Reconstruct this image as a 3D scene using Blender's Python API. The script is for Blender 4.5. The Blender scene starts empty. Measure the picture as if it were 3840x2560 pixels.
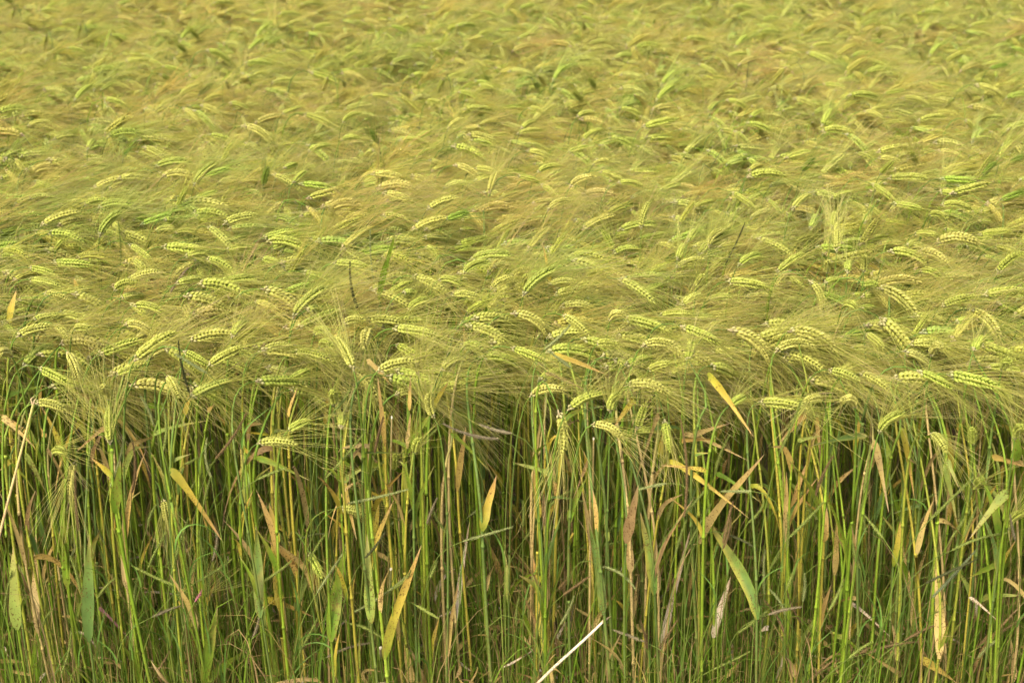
import bpy, math, random
import numpy as np
from mathutils import Matrix, Vector
R = random.Random(7)
NR = np.random.default_rng(7)
S = bpy.context.scene
C = S.collection

# ---------------------------------------------------------------- camera, sky, sun, exposure
CAM_Z, PITCH, LENS = 1.67, 20.4, 50.0
cam_data = bpy.data.cameras.new('camera')
cam = bpy.data.objects.new('camera', cam_data); C.objects.link(cam)
cam.location = (0, 0, CAM_Z)
cam.rotation_euler = (math.radians(90 - PITCH), 0, 0)
cam_data.lens = LENS; cam_data.sensor_width = 36
cam_data.clip_start = 0.05; cam_data.clip_end = 2000
cam_data.dof.use_dof = True
cam_data.dof.focus_distance = 2.62
cam_data.dof.aperture_fstop = 6.3
S.camera = cam
world = bpy.data.worlds.new('World'); S.world = world
world.use_nodes = True
wn = world.node_tree
bg = wn.nodes['Background']
sky = wn.nodes.new('ShaderNodeTexSky'); sky.sky_type = 'NISHITA'
sky.sun_disc = False
SUN_EL, SUN_AZ = 48.0, 210.0        # azimuth clockwise from +Y (the view direction): behind the camera, a little to the left
sky.sun_elevation = math.radians(SUN_EL); sky.sun_rotation = math.radians(SUN_AZ)
sky.air_density = 0.7; sky.dust_density = 5.0; sky.ozone_density = 0.3
wn.links.new(sky.outputs[0], bg.inputs[0]); bg.inputs[1].default_value = 0.15
sun_data = bpy.data.lights.new('sun', 'SUN'); sun_data.energy = 1.8; sun_data.angle = math.radians(15)
sun_data.color = (1.0, 0.91, 0.68)
sun = bpy.data.objects.new('sun', sun_data); C.objects.link(sun)
a, e = math.radians(SUN_AZ), math.radians(SUN_EL)
sd = Vector((math.sin(a)*math.cos(e), math.cos(a)*math.cos(e), math.sin(e)))
sun.rotation_euler = sd.to_track_quat('Z', 'Y').to_euler()
S.view_settings.view_transform = 'Standard'; S.view_settings.look = 'None'
S.view_settings.gamma = 1.0; S.view_settings.exposure = 0.92
S.cycles.max_bounces = 9; S.cycles.diffuse_bounces = 6; S.cycles.transmission_bounces = 6
S.cycles.use_adaptive_sampling = True; S.cycles.adaptive_threshold = 0.02
S.cycles.transparent_max_bounces = 4; S.cycles.sample_clamp_indirect = 6.0
S.cycles.use_denoising = True; S.cycles.denoiser = 'OPENIMAGEDENOISE'; S.cycles.denoising_input_passes = 'RGB_ALBEDO_NORMAL'; S.cycles.denoising_prefilter = 'ACCURATE'

# ---------------------------------------------------------------- pixel (of the 3840 x 2560 photograph) to a point in the place
FPX = 3840 * LENS / 36.0
_p = math.radians(PITCH)
FW = np.array([0, math.cos(_p), -math.sin(_p)]); UP = np.array([0, math.sin(_p), math.cos(_p)]); RT = np.array([1.0, 0, 0])
CAM = np.array([0, 0, CAM_Z])
def ray(X, Y): return FW + RT*(X-1920)/FPX + UP*(1280-Y)/FPX
def at_dist(X, Y, d):
    r = ray(X, Y); return CAM + r*(d/r[1])
def at_height(X, Y, z):
    r = ray(X, Y); return CAM + r*((z-CAM_Z)/r[2])
def project(P):
    v = np.asarray(P) - CAM; k = v @ FW
    return 1920 + FPX*(v @ RT)/k, 1280 - FPX*(v @ UP)/k
def at_len(X, Y, B, L, near):
    r = ray(X, Y); q = B - CAM
    A_, B_, C_ = r @ r, -2*(r @ q), q @ q - L*L
    D = B_*B_ - 4*A_*C_
    if D <= 0: s = -B_/(2*A_)
    else: s = (-B_ + (-1 if near else 1)*math.sqrt(D))/(2*A_)
    return CAM + r*s

# ---------------------------------------------------------------- materials (pigment comes from the point attribute Col)
def mk_mat(name, rough, trans, noise_scale, noise_amt, spots=0.0, stripes=0.0, field=False, spec=0.16, tcol=(1.0, 1.0, 1.0)):
    m = bpy.data.materials.new(name); m.use_nodes = True
    t = m.node_tree; t.nodes.clear(); N = t.nodes.new; Lk = t.links.new
    out = N('ShaderNodeOutputMaterial')
    at = N('ShaderNodeAttribute'); at.attribute_name = 'Col'
    uv = N('ShaderNodeAttribute'); uv.attribute_name = 'luv'
    geo = N('ShaderNodeNewGeometry'); oi = N('ShaderNodeObjectInfo')
    nz = N('ShaderNodeTexNoise'); nz.inputs['Scale'].default_value = noise_scale; nz.inputs['Detail'].default_value = 3
    Lk(geo.outputs['Position'], nz.inputs['Vector'])
    mr = N('ShaderNodeMapRange'); Lk(nz.outputs['Fac'], mr.inputs['Value'])
    mr.inputs['From Min'].default_value = 0.3; mr.inputs['From Max'].default_value = 0.7
    mr.inputs['To Min'].default_value = 1-noise_amt; mr.inputs['To Max'].default_value = 1+noise_amt
    hs = N('ShaderNodeHueSaturation'); Lk(at.outputs['Color'], hs.inputs['Color']); Lk(mr.outputs[0], hs.inputs['Value'])
    rr = N('ShaderNodeMapRange'); Lk(oi.outputs['Random'], rr.inputs['Value'])
    rr.inputs['To Min'].default_value = 0.494; rr.inputs['To Max'].default_value = 0.503; Lk(rr.outputs[0], hs.inputs['Hue'])
    col = hs.outputs[0]
    if field:      # patches of the field riper or greener than their neighbours
        n2 = N('ShaderNodeTexNoise'); n2.inputs['Scale'].default_value = 1.1; n2.inputs['Detail'].default_value = 2.5
        mp = N('ShaderNodeMapping'); mp.inputs['Scale'].default_value = (0.75, 1.3, 0.3); Lk(geo.outputs['Position'], mp.inputs['Vector']); Lk(mp.outputs[0], n2.inputs['Vector'])
        m2 = N('ShaderNodeMapRange'); Lk(n2.outputs['Fac'], m2.inputs['Value'])
        m2.inputs['From Min'].default_value = 0.36; m2.inputs['From Max'].default_value = 0.66
        mx = N('ShaderNodeMix'); mx.data_type = 'RGBA'; mx.blend_type = 'MULTIPLY'; mx.inputs['Factor'].default_value = 1.0
        cr = N('ShaderNodeMix'); cr.data_type = 'RGBA'; Lk(m2.outputs[0], cr.inputs['Factor'])
        cr.inputs['A'].default_value = (0.95, 0.98, 0.94, 1); cr.inputs['B'].default_value = (1.04, 0.99, 1.04, 1)
        Lk(col, mx.inputs['A']); Lk(cr.outputs['Result'], mx.inputs['B']); col = mx.outputs['Result']
    if spots > 0:
        vn = N('ShaderNodeTexNoise'); vn.inputs['Scale'].default_value = 330; vn.inputs['Detail'].default_value = 1.5
        Lk(geo.outputs['Position'], vn.inputs['Vector'])
        n3 = N('ShaderNodeTexNoise'); n3.inputs['Scale'].default_value = 22; Lk(geo.outputs['Position'], n3.inputs['Vector'])
        ad = N('ShaderNodeMath'); ad.operation = 'MULTIPLY_ADD'; ad.inputs[1].default_value = 0.5; Lk(n3.outputs['Fac'], ad.inputs[0]); Lk(vn.outputs['Fac'], ad.inputs[2])
        sp = N('ShaderNodeMapRange'); Lk(ad.outputs[0], sp.inputs['Value'])
        sp.inputs['From Min'].default_value = 0.855; sp.inputs['From Max'].default_value = 0.91; sp.inputs['To Max'].default_value = spots
        m3 = N('ShaderNodeMix'); m3.data_type = 'RGBA'; Lk(sp.outputs[0], m3.inputs['Factor']); Lk(col, m3.inputs['A'])
        m3.inputs['B'].default_value = (0.10, 0.045, 0.012, 1); col = m3.outputs['Result']
        bn = N('ShaderNodeTexNoise'); bn.inputs['Scale'].default_value = 38; bn.inputs['Detail'].default_value = 4
        bm = N('ShaderNodeMapping'); bm.inputs['Scale'].default_value = (1, 1, .3); Lk(geo.outputs['Position'], bm.inputs['Vector']); Lk(bm.outputs[0], bn.inputs['Vector'])
        br = N('ShaderNodeMapRange'); Lk(bn.outputs['Fac'], br.inputs['Value']); br.inputs['From Min'].default_value = .5; br.inputs['From Max'].default_value = .68; br.inputs['To Max'].default_value = .42 if trans > 0 else .10
        b3 = N('ShaderNodeMix'); b3.data_type = 'RGBA'; Lk(br.outputs[0], b3.inputs['Factor']); Lk(col, b3.inputs['A']); b3.inputs['B'].default_value = (.42, .33, .07, 1); col = b3.outputs['Result']
    if stripes > 0:
        wv = N('ShaderNodeTexWave'); wv.bands_direction = 'X'; wv.inputs['Scale'].default_value = 3.0; wv.inputs['Distortion'].default_value = 1.5
        Lk(uv.outputs['Vector'], wv.inputs['Vector'])
        w2 = N('ShaderNodeMapRange'); Lk(wv.outputs['Fac'], w2.inputs['Value']); w2.inputs['To Min'].default_value = 1-stripes; w2.inputs['To Max'].default_value = 1+stripes*0.6
        h2 = N('ShaderNodeHueSaturation'); Lk(col, h2.inputs['Color']); Lk(w2.outputs[0], h2.inputs['Value']); col = h2.outputs[0]
    bs = N('ShaderNodeBsdfPrincipled'); Lk(col, bs.inputs['Base Color']); bs.inputs['Roughness'].default_value = rough
    bs.inputs['Specular IOR Level'].default_value = spec
    if trans > 0:
        tr = N('ShaderNodeBsdfTranslucent')
        tm = N('ShaderNodeMix'); tm.data_type = 'RGBA'; tm.blend_type = 'MULTIPLY'; tm.inputs['Factor'].default_value = 1
        Lk(col, tm.inputs['A']); tm.inputs['B'].default_value = (*tcol, 1); Lk(tm.outputs['Result'], tr.inputs['Color'])
        ms = N('ShaderNodeMixShader'); ms.inputs[0].default_value = trans
        Lk(bs.outputs[0], ms.inputs[1]); Lk(tr.outputs[0], ms.inputs[2]); Lk(ms.outputs[0], out.inputs['Surface'])
    else: Lk(bs.outputs[0], out.inputs['Surface'])
    return m
M_STEM = mk_mat('barley_stem', 0.5, 0.0, 60, 0.16, spots=0.55, stripes=0.12)
M_LEAF = mk_mat('barley_leaf', 0.5, 0.30, 45, 0.18, spots=0.75, stripes=0.16)
M_GRAIN = mk_mat('barley_grain', 0.45, 0.12, 90, 0.10, field=True, tcol=(1.0, 1.0, 0.6))
M_AWN = mk_mat('barley_awn', 0.35, 0.5, 25, 0.08, field=True, spec=0.25)
M_GRASS = mk_mat('grass_blade', 0.5, 0.30, 30, 0.2, stripes=0.1)
M_SPIKE = mk_mat('grass_spike', 0.7, 0.15, 500, 0.4)
MATS = [M_STEM, M_LEAF, M_GRAIN, M_AWN, M_GRASS, M_SPIKE]
STEM, LEAF, GRAIN, AWN, GRASS, SPIKE = range(6)
def soil_mat():
    m = bpy.data.materials.new('soil'); m.use_nodes = True; t = m.node_tree; b = t.nodes['Principled BSDF']
    n = t.nodes.new('ShaderNodeTexNoise'); n.inputs['Scale'].default_value = 35; n.inputs['Detail'].default_value = 8
    tc = t.nodes.new('ShaderNodeNewGeometry'); t.links.new(tc.outputs['Position'], n.inputs['Vector'])
    r = t.nodes.new('ShaderNodeValToRGB'); r.color_ramp.elements[0].color = (0.035, 0.022, 0.012, 1); r.color_ramp.elements[1].color = (0.16, 0.11, 0.06, 1)
    r.color_ramp.elements[0].position = 0.3; r.color_ramp.elements[1].position = 0.75
    t.links.new(n.outputs['Fac'], r.inputs[0]); t.links.new(r.outputs[0], b.inputs['Base Color']); b.inputs['Roughness'].default_value = 0.95
    bp = t.nodes.new('ShaderNodeBump'); bp.inputs['Strength'].default_value = 0.6; bp.inputs['Distance'].default_value = 0.02
    t.links.new(n.outputs['Fac'], bp.inputs['Height']); t.links.new(bp.outputs[0], b.inputs['Normal'])
    return m

# ---------------------------------------------------------------- geometry buffers: vertices, quads, colour, leaf coordinates, material
class Buf:
    def __init__(s): s.v, s.f, s.c, s.u, s.m, s.n = [], [], [], [], [], 0
    def add(s, v, f, c, u, m):
        s.v.append(v); s.f.append(f + s.n); s.c.append(c); s.u.append(u)
        s.m.append(np.full(len(f), m, np.int32) if np.isscalar(m) else m); s.n += len(v)
    def pack(s):
        if len(s.v) != 1:
            s.v = [np.concatenate(s.v)]; s.f = [np.concatenate(s.f)]; s.c = [np.concatenate(s.c)]; s.u = [np.concatenate(s.u)]; s.m = [np.concatenate(s.m)]
        return s.v[0], s.f[0], s.c[0], s.u[0], s.m[0]
    def put(s, o, M=None, tint=None):
        v, f, c, u, m = o.pack()
        if M is not None: v = v @ M[:3, :3].T + M[:3, 3]
        if tint is not None: c = c * tint
        s.add(v, f, c, u, m)
    def mesh(s, name, only=None):
        v, f, c, u, m = s.pack()
        me = bpy.data.meshes.new(name)
        me.vertices.add(len(v)); me.vertices.foreach_set('co', v.astype(np.float32).ravel())
        nf = len(f); me.loops.add(nf*4); me.polygons.add(nf)
        me.loops.foreach_set('vertex_index', f.astype(np.int32).ravel())
        me.polygons.foreach_set('loop_start', np.arange(0, nf*4, 4, dtype=np.int32))
        me.polygons.foreach_set('loop_total', np.full(nf, 4, np.int32))
        used = sorted(set(np.unique(m).tolist())); mp = np.zeros(8, np.int32)
        for i, k in enumerate(used): me.materials.append(MATS[k]); mp[k] = i
        me.polygons.foreach_set('material_index', mp[m])
        me.polygons.foreach_set('use_smooth', np.ones(nf, bool))
        a_ = me.attributes.new('Col', 'FLOAT_COLOR', 'POINT')
        a_.data.foreach_set('color', np.hstack([np.clip(c, 0, 1), np.ones((len(c), 1))]).astype(np.float32).ravel())
        b_ = me.attributes.new('luv', 'FLOAT_VECTOR', 'POINT'); b_.data.foreach_set('vector', u.astype(np.float32).ravel())
        me.update(); me.validate(); return me

def norm(v): return v/(np.linalg.norm(v)+1e-12)
def rowsnorm(a): return a/(np.linalg.norm(a, axis=-1, keepdims=True)+1e-12)
def bez(P0, P1, P2, P3, n):
    t = np.linspace(0, 1, n)[:, None]
    return (1-t)**3*P0 + 3*(1-t)**2*t*P1 + 3*(1-t)*t*t*P2 + t**3*P3
def arr(*a): return np.array(a, float)
def tube(b, P, r, k, col, mat, cap=True):
    P = np.asarray(P, float); n = len(P); r = np.asarray(r, float)
    T = rowsnorm(np.gradient(P, axis=0))
    ref = arr(0.31, -0.9, 0.3); A = rowsnorm(np.cross(T, ref)); B = np.cross(T, A)
    th = np.linspace(0, 2*math.pi, k, endpoint=False)
    V = P[:, None, :] + r[:, None, None]*(A[:, None, :]*np.cos(th)[None, :, None] + B[:, None, :]*np.sin(th)[None, :, None])
    V = V.reshape(-1, 3)
    i = np.arange(n-1)[:, None]*k; j = np.arange(k)[None, :]; j2 = (j+1) % k
    F = np.stack([i+j, i+j2, i+k+j2, i+k+j], -1).reshape(-1, 4)
    col = np.asarray(col, float); col = np.tile(col, (n, 1)) if col.ndim == 1 else col
    Cc = np.repeat(col, k, axis=0)
    s = np.concatenate([[0], np.cumsum(np.linalg.norm(np.diff(P, axis=0), axis=1))])
    U = np.stack([np.tile(np.arange(k)/k, n), np.repeat(s*8, k), np.zeros(n*k)], -1)
    b.add(V, F, Cc, U, mat)
def ribbon(b, P, w, Nrm, col, mat, fold=0.18, twist=0.0):
    """leaf blade: three points across (edge, midrib, edge), widths w, facing Nrm"""
    P = np.asarray(P, float); n = len(P); w = np.asarray(w, float)
    T = rowsnorm(np.gradient(P, axis=0))
    Sd = rowsnorm(np.cross(T, np.broadcast_to(Nrm, P.shape))); Nn = np.cross(Sd, T)
    if twist:
        a_ = (np.linspace(0, 1, n)*twist)[:, None]
        Sd, Nn = Sd*np.cos(a_)+Nn*np.sin(a_), Nn*np.cos(a_)-Sd*np.sin(a_)
    L_ = P - Sd*w[:, None]/2 + Nn*(w*fold)[:, None]; R_ = P + Sd*w[:, None]/2 + Nn*(w*fold)[:, None]
    V = np.stack([L_, P, R_], 1).reshape(-1, 3)
    i = np.arange(n-1)[:, None]*3; j = np.arange(2)[None, :]
    F = np.stack([i+j, i+j+1, i+3+j+1, i+3+j], -1).reshape(-1, 4)
    if col.ndim == 1: col = np.tile(col, (n, 1))
    Cc = np.repeat(col, 3, axis=0) if col.ndim == 2 else col.reshape(-1, 3)
    s = np.linspace(0, 1, n)
    U = np.stack([np.tile([0, .5, 1.0], n), np.repeat(s, 3), np.zeros(n*3)], -1)
    b.add(V, F, Cc, U, mat)

# ---------------------------------------------------------------- the barley ear: rachis along +X, grains in two ranks of three, awns
GT = {0: (6, [0, .14, .36, .62, .84, 1.0], [.30, .80, 1.0, .86, .46, .06]),
      1: (4, [0, .35, .75, 1.0], [.35, 1.0, .62, .05])}
PALE = arr(0.52, 0.47, 0.26)
def make_ear(rg, L, nodes, roll, curve, lod, hue=0.0, awn_n=1.0, six=True):
    g, w = Buf(), Buf()
    k, ts, rs = GT[lod]; ts = np.array(ts); rs = np.array(rs)
    yg = arr(0.35, 0.40, 0.07)*(1-hue) + arr(0.47, 0.44, 0.12)*hue
    gr = arr(0.21, 0.29, 0.03)*(1-hue) + arr(0.32, 0.33, 0.06)*hue
    def axis(s):    # s in 0..1 -> position, direction (bow upward in +Z)
        a_ = curve*(0.5-s); n_ = 12; q = np.linspace(0, s, n_)
        aa = curve*(0.5-q); x = np.trapz(np.cos(aa), q)*L; z = np.trapz(np.sin(aa), q)*L
        return arr(x, 0, z), arr(math.cos(a_), 0, math.sin(a_))
    rp = [axis(s)[0] for s in np.linspace(0, 1, 6)]
    tube(g, rp, [.0012]*6, 4, gr*0.8, GRAIN)
    total = nodes*2
    for i in range(total):
        s = (i+0.6)/total*0.93
        P, T = axis(s)
        side = arr(0, 1, 0); upv = np.cross(side, T)*-1
        base = roll + (math.pi if i % 2 else 0)
        taper = min(1.06, 0.62+3.0*s, 0.50+1.5*(1-s))
        for off in ((-0.98, 0, 0.98) if six else (0,)):
            if i < 2 and off == 0: continue
            ang = base + off + rg.gauss(0, 0.05)
            rad = side*math.cos(ang) + upv*math.sin(ang)
            tilt = (0.42 if off == 0 else 0.48) + rg.gauss(0, 0.045)
            D = norm(T*math.cos(tilt) + rad*math.sin(tilt))
            gl = (0.0114 if off == 0 else 0.0103)*taper*rg.uniform(.93, 1.07); gw = (0.0031 if off == 0 else 0.0028)*taper*(1.15 if lod else 1.0)
            O = P + rad*0.0030*taper
            A = norm(np.cross(D, rad)); B = np.cross(A, D)
            th = np.linspace(0, 2*math.pi, k, endpoint=False)
            ring = A[None]*np.cos(th)[:, None]*1.12 + B[None]*np.sin(th)[:, None]*0.9
            V = O + (D[None]*(ts*gl)[:, None] + B[None]*(np.sin(ts*math.pi)*0.0006)[:, None])[:, None, :] + ring[None]*(rs*gw)[:, None, None]
            n_ = len(ts); V = V.reshape(-1, 3)
            ii = np.arange(n_-1)[:, None]*k; jj = np.arange(k)[None, :]; j2 = (jj+1) % k
            F = np.stack([ii+jj, ii+j2, ii+k+j2, ii+k+jj], -1).reshape(-1, 4)
            mixv = rg.uniform(0, 1); body = yg*(0.95+0.4*mixv); gb = gr*1.2
            kq = np.clip(ts*1.5, 0, 1)**.8; cc = np.outer(1-kq, gb) + np.outer(kq, body); cc = cc*(1-0.35*(ts > .9)[:, None]) + PALE*0.35*(ts > .9)[:, None]
            if s < 0.07: cc = cc*0.35 + PALE*0.65
            g.add(V, F, np.repeat(cc, k, axis=0), np.zeros((len(V), 3)), GRAIN)
            if rg.random() > awn_n or (s < .06): continue
            tip = O + D*gl*0.97
            al = rg.uniform(.105, .155)*(1 if lod == 0 else .85)*(0.85+0.3*s)
            lat = rad*rg.uniform(.03, .33) + arr(0, rg.gauss(0, .05), rg.gauss(0, .05))
            E = norm(T*1.0 + lat + arr(0, 0, -0.04))
            m_ = 6 if lod == 0 else 4
            t = np.linspace(0, 1, m_)[:, None]
            pp = tip + al*((t-0.6*t*t)*D*0.42 + (0.55*t+0.25*t*t)*E*1.1) + arr(0, 0, -1)*t*t*al*rg.uniform(-.03, .05)
            st = rg.random()
            c0 = arr(0.62, 0.64, 0.15)*(0.85+.3*rg.random()); c1 = arr(0.85, 0.77, 0.29) if st < .46 else (arr(0.85, 0.71, 0.42) if st < .66 else arr(0.66, 0.70, 0.20))
            cc = (1-t**1.2)*c0 + t**1.2*c1
            r0 = 0.00057 if lod == 0 else 0.00066
            tube(w, pp, np.linspace(r0, r0*0.30, m_), 3, cc, AWN)
    P, T = axis(.93); E1 = axis(1.0)[1]        # the ear's last grain closes its end
    for off in (-.5, .5):
        D = norm(T + arr(0, off*.25, 0)); q_ = np.array([P, P+D*.003, P+D*.007, P+D*.0105])
        tube(g, q_, [.0007, .0021, .0018, .0002], 6 if lod == 0 else 4, yg, GRAIN)
    # bleached rudimentary spikelets and collar where the ear joins the stem
    for q in range(5):
        ang = rg.uniform(0, 6.28); rad = arr(0, math.cos(ang), math.sin(ang)); P, T = axis(0.0)
        D = norm(T + rad*0.45); pts = np.array([P - T*0.004 + rad*.0006, P + D*.004 + rad*.0008, P + D*.010])
        tube(g, pts, [.0009, .0008, .0001], 3, PALE*arr(1.05, 1.0, 1.0), GRAIN)
    return g, w, axis
EARS = []           # full-detail variants: (grain buf, awn buf, axis direction at the base)
for v in range(20):
    rg = random.Random(100+v)
    L = 0.088; cv = (0.1, 0.5, 0.95, 0.3, 0.7)[(v*3) % 5]
    g, w, ax = make_ear(rg, L, rg.choice([11, 12, 13]), rg.uniform(0, math.pi), cv, 0, hue=(0, .25, .55, .1, .8)[v % 5], awn_n=0.47)
    EARS.append((g, w, ax(0)[1], ax(1)[0][0], cv, v % 5))
FEARS = []
for v in range(14):
    rg = random.Random(300+v)
    cv = (0.15, 0.6, 0.9)[v % 3]
    g, w, ax = make_ear(rg, 0.088, 10, rg.uniform(0, math.pi), cv, 1, hue=(.15, .3, .5, .25, .6)[v % 5], awn_n=0.56)
    FEARS.append((g, w, ax(0)[1], ax(1)[0][0], cv, v % 5))

def frame(B, T):
    """matrix that lays +X of the ear from B to T, its bow upward; scale = length / 0.088"""
    x = T-B; L = np.linalg.norm(x); x = x/L
    z = arr(0, 0, 1.0) - x*x[2]
    if np.linalg.norm(z) < 0.25: z = np.cross(x, arr(0.2, 1, 0))
    z = norm(z); y = np.cross(z, x)
    return x, y, z, L

# ---------------------------------------------------------------- stems and leaves
STEMC = [arr(0.15, 0.24, 0.018), arr(0.21, 0.31, 0.025), arr(0.26, 0.30, 0.035), arr(0.11, 0.17, 0.035), arr(0.38, 0.34, 0.045), arr(0.44, 0.34, 0.13)]
def stem_path(G, Bp, e0, n=18, arch=None):
    h = Bp[2]
    arch = arch or (0.05 + 0.08*max(0, -e0[2]+0.35))
    P2 = Bp - e0*arch*1.35; P2 = P2 + arr(0, 0, 0.0)
    P1 = arr(*(G + (P2-G)*0.45)); P1[2] = h*0.72
    if e0[2] > 0.3: P1 = G + (P2-G)*0.4
    return bez(G, P1, P2, Bp, n)
def stem_geom(b, P, rg, ci=None, k=7, r=None):
    n = len(P); r = r or rg.uniform(.0019, .0031)
    s = np.linspace(0, 1, n)
    rad = r*(1.0 - 0.25*s - 0.38*np.clip((s-.72)/.28, 0, 1))
    c0 = STEMC[ci if ci is not None else rg.choice([0, 0, 0, 0, 1, 1, 1, 3, 2, 3, 3, 4, 5])]*rg.uniform(.85, 1.15)
    c1 = arr(.12, .21, .03)*rg.uniform(.8, 1.25)
    base = arr(0.36, 0.32, 0.10)*rg.uniform(.7, 1.2)
    k0 = np.clip(1-s*4, 0, 1)[:, None]; k1 = np.clip((s-.6)/.3, 0, 1)[:, None]
    col = (c0*(1-k1) + c1*k1)*(1-k0*.5) + base*k0*.5
    # nodes: a swollen ring, pale above and dark below
    hs = [rg.uniform(.10, .2), rg.uniform(.34, .48), rg.uniform(.58, .70)]
    Ps, Rs, Cs = [], [], []
    for i in range(n):
        Ps.append(P[i]); Rs.append(rad[i]); Cs.append(col[i])
        if i+1 < n:
            for h in hs:
                if s[i] <= h < s[i+1]:
                    q = (h-s[i])/(s[i+1]-s[i]); pp = P[i]*(1-q)+P[i+1]*q; cc = col[i]*(1-q)+col[i+1]*q; T = norm(P[i+1]-P[i]); rr = rad[i]
                    for dz, f_, kk in ((-.005, 1.0, cc), (-.0022, 1.30, cc*.62), (0, 1.42, cc*.5), (.0022, 1.25, cc*1.35), (.006, .95, cc*1.3)):
                        Ps.append(pp+T*dz); Rs.append(rr*f_); Cs.append(np.clip(kk, 0, .8))
    tube(b, np.array(Ps), Rs, k, np.array(Cs), STEM)
LC = {'g': (arr(0.125, 0.23, 0.018), arr(0.14, 0.24, 0.018), arr(0.22, 0.29, 0.03)),
      'b': (arr(0.10, 0.19, 0.045), arr(0.11, 0.20, 0.045), arr(0.18, 0.26, 0.05)),
      'l': (arr(0.26, 0.36, 0.07), arr(0.30, 0.38, 0.08), arr(0.45, 0.42, 0.13)),
      'y': (arr(0.42, 0.40, 0.05), arr(0.56, 0.43, 0.07), arr(0.54, 0.36, 0.12)),
      'm': (arr(0.24, 0.32, 0.03), arr(0.52, 0.42, 0.05), arr(0.60, 0.34, 0.12)),
      'o': (arr(0.52, 0.37, 0.09), arr(0.50, 0.34, 0.10), arr(0.45, 0.30, 0.12)),
      't': (arr(0.54, 0.42, 0.15), arr(0.50, 0.37, 0.12), arr(0.42, 0.29, 0.10)),
      'p': (arr(0.42, 0.32, 0.13), arr(0.38, 0.28, 0.10), arr(0.38, 0.29, 0.12)),
      'r': (arr(0.32, 0.22, 0.09), arr(0.34, 0.23, 0.09), arr(0.38, 0.28, 0.14)),
      'w': (arr(0.66, 0.58, 0.42), arr(0.62, 0.50, 0.34), arr(0.55, 0.42, 0.28)),
      's': (arr(0.12, 0.23, 0.04), arr(0.16, 0.26, 0.045), arr(0.55, 0.42, 0.12))}
def leaf_geom(b, P, W, nrm, code, rg, twist=0.0, n=None, fold=0.16):
    n = len(P); t = np.linspace(0, 1, n)
    w = W*.88*np.minimum(1, .62+1.5*t)*np.minimum(1, .35+9*t)*np.clip(1-t**2.2, 0, 1) + 0.0004
    w = w*(1+0.10*np.sin(t*rg.uniform(8, 14)+rg.uniform(0, 6)))
    a0, a1, a2 = LC[code]; v = rg.uniform(.85, 1.15)
    mid = rg.uniform(.35, .7)
    c = np.where((t < mid)[:, None], a0+(a1-a0)*(t/mid)[:, None], a1+(a2-a1)*((t-mid)/(1-mid))[:, None])*v
    tipc = np.clip((t-.86)/.14, 0, 1)[:, None]; c = c*(1-tipc*.7) + arr(.50, .36, .20)*tipc*.7
    cc = np.repeat(c[:, None, :], 3, axis=1)
    if code in 'gsmlb':                      # yellowing margins and a green midrib
        ed = arr(.45, .40, .06); q = rg.uniform(.05, .35) if code != 's' else .75
        cc[:, 0] = cc[:, 0]*(1-q) + ed*q; cc[:, 2] = cc[:, 2]*(1-q*(.6 if code != 's' else .1)) + ed*q*(.6 if code != 's' else .1)
    ribbon(b, P, w, nrm, cc, LEAF, fold=fold, twist=twist)
def rand_code(rg): return rg.choice('ggggggggbblmmmyssootttppr')
def leaf_path(base, azi, L, rise, droop, n=10):
    if rise >= .5:       # an erect blade close to its stem
        q = .10 + .35*abs(math.sin(azi*37.7)); hv = arr(math.cos(azi), math.sin(azi), 0); z_ = arr(0, 0, 1.0)
        return bez(base, base+z_*L*.33+hv*L*.02, base+z_*L*.68*rise+hv*L*q*.45, base+z_*L*(rise*1.05-max(droop, 0)*.3)+hv*L*q, n)
    h = arr(math.cos(azi), math.sin(azi), 0)
    return bez(base, base + arr(0, 0, 1)*L*rise + h*L*.06, base + h*L*.45 + arr(0, 0, 1)*L*(rise*1.1-droop*.2), base + h*L*(.55+.3*(1-abs(droop))) + arr(0, 0, 1)*L*(rise-droop), n)

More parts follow.
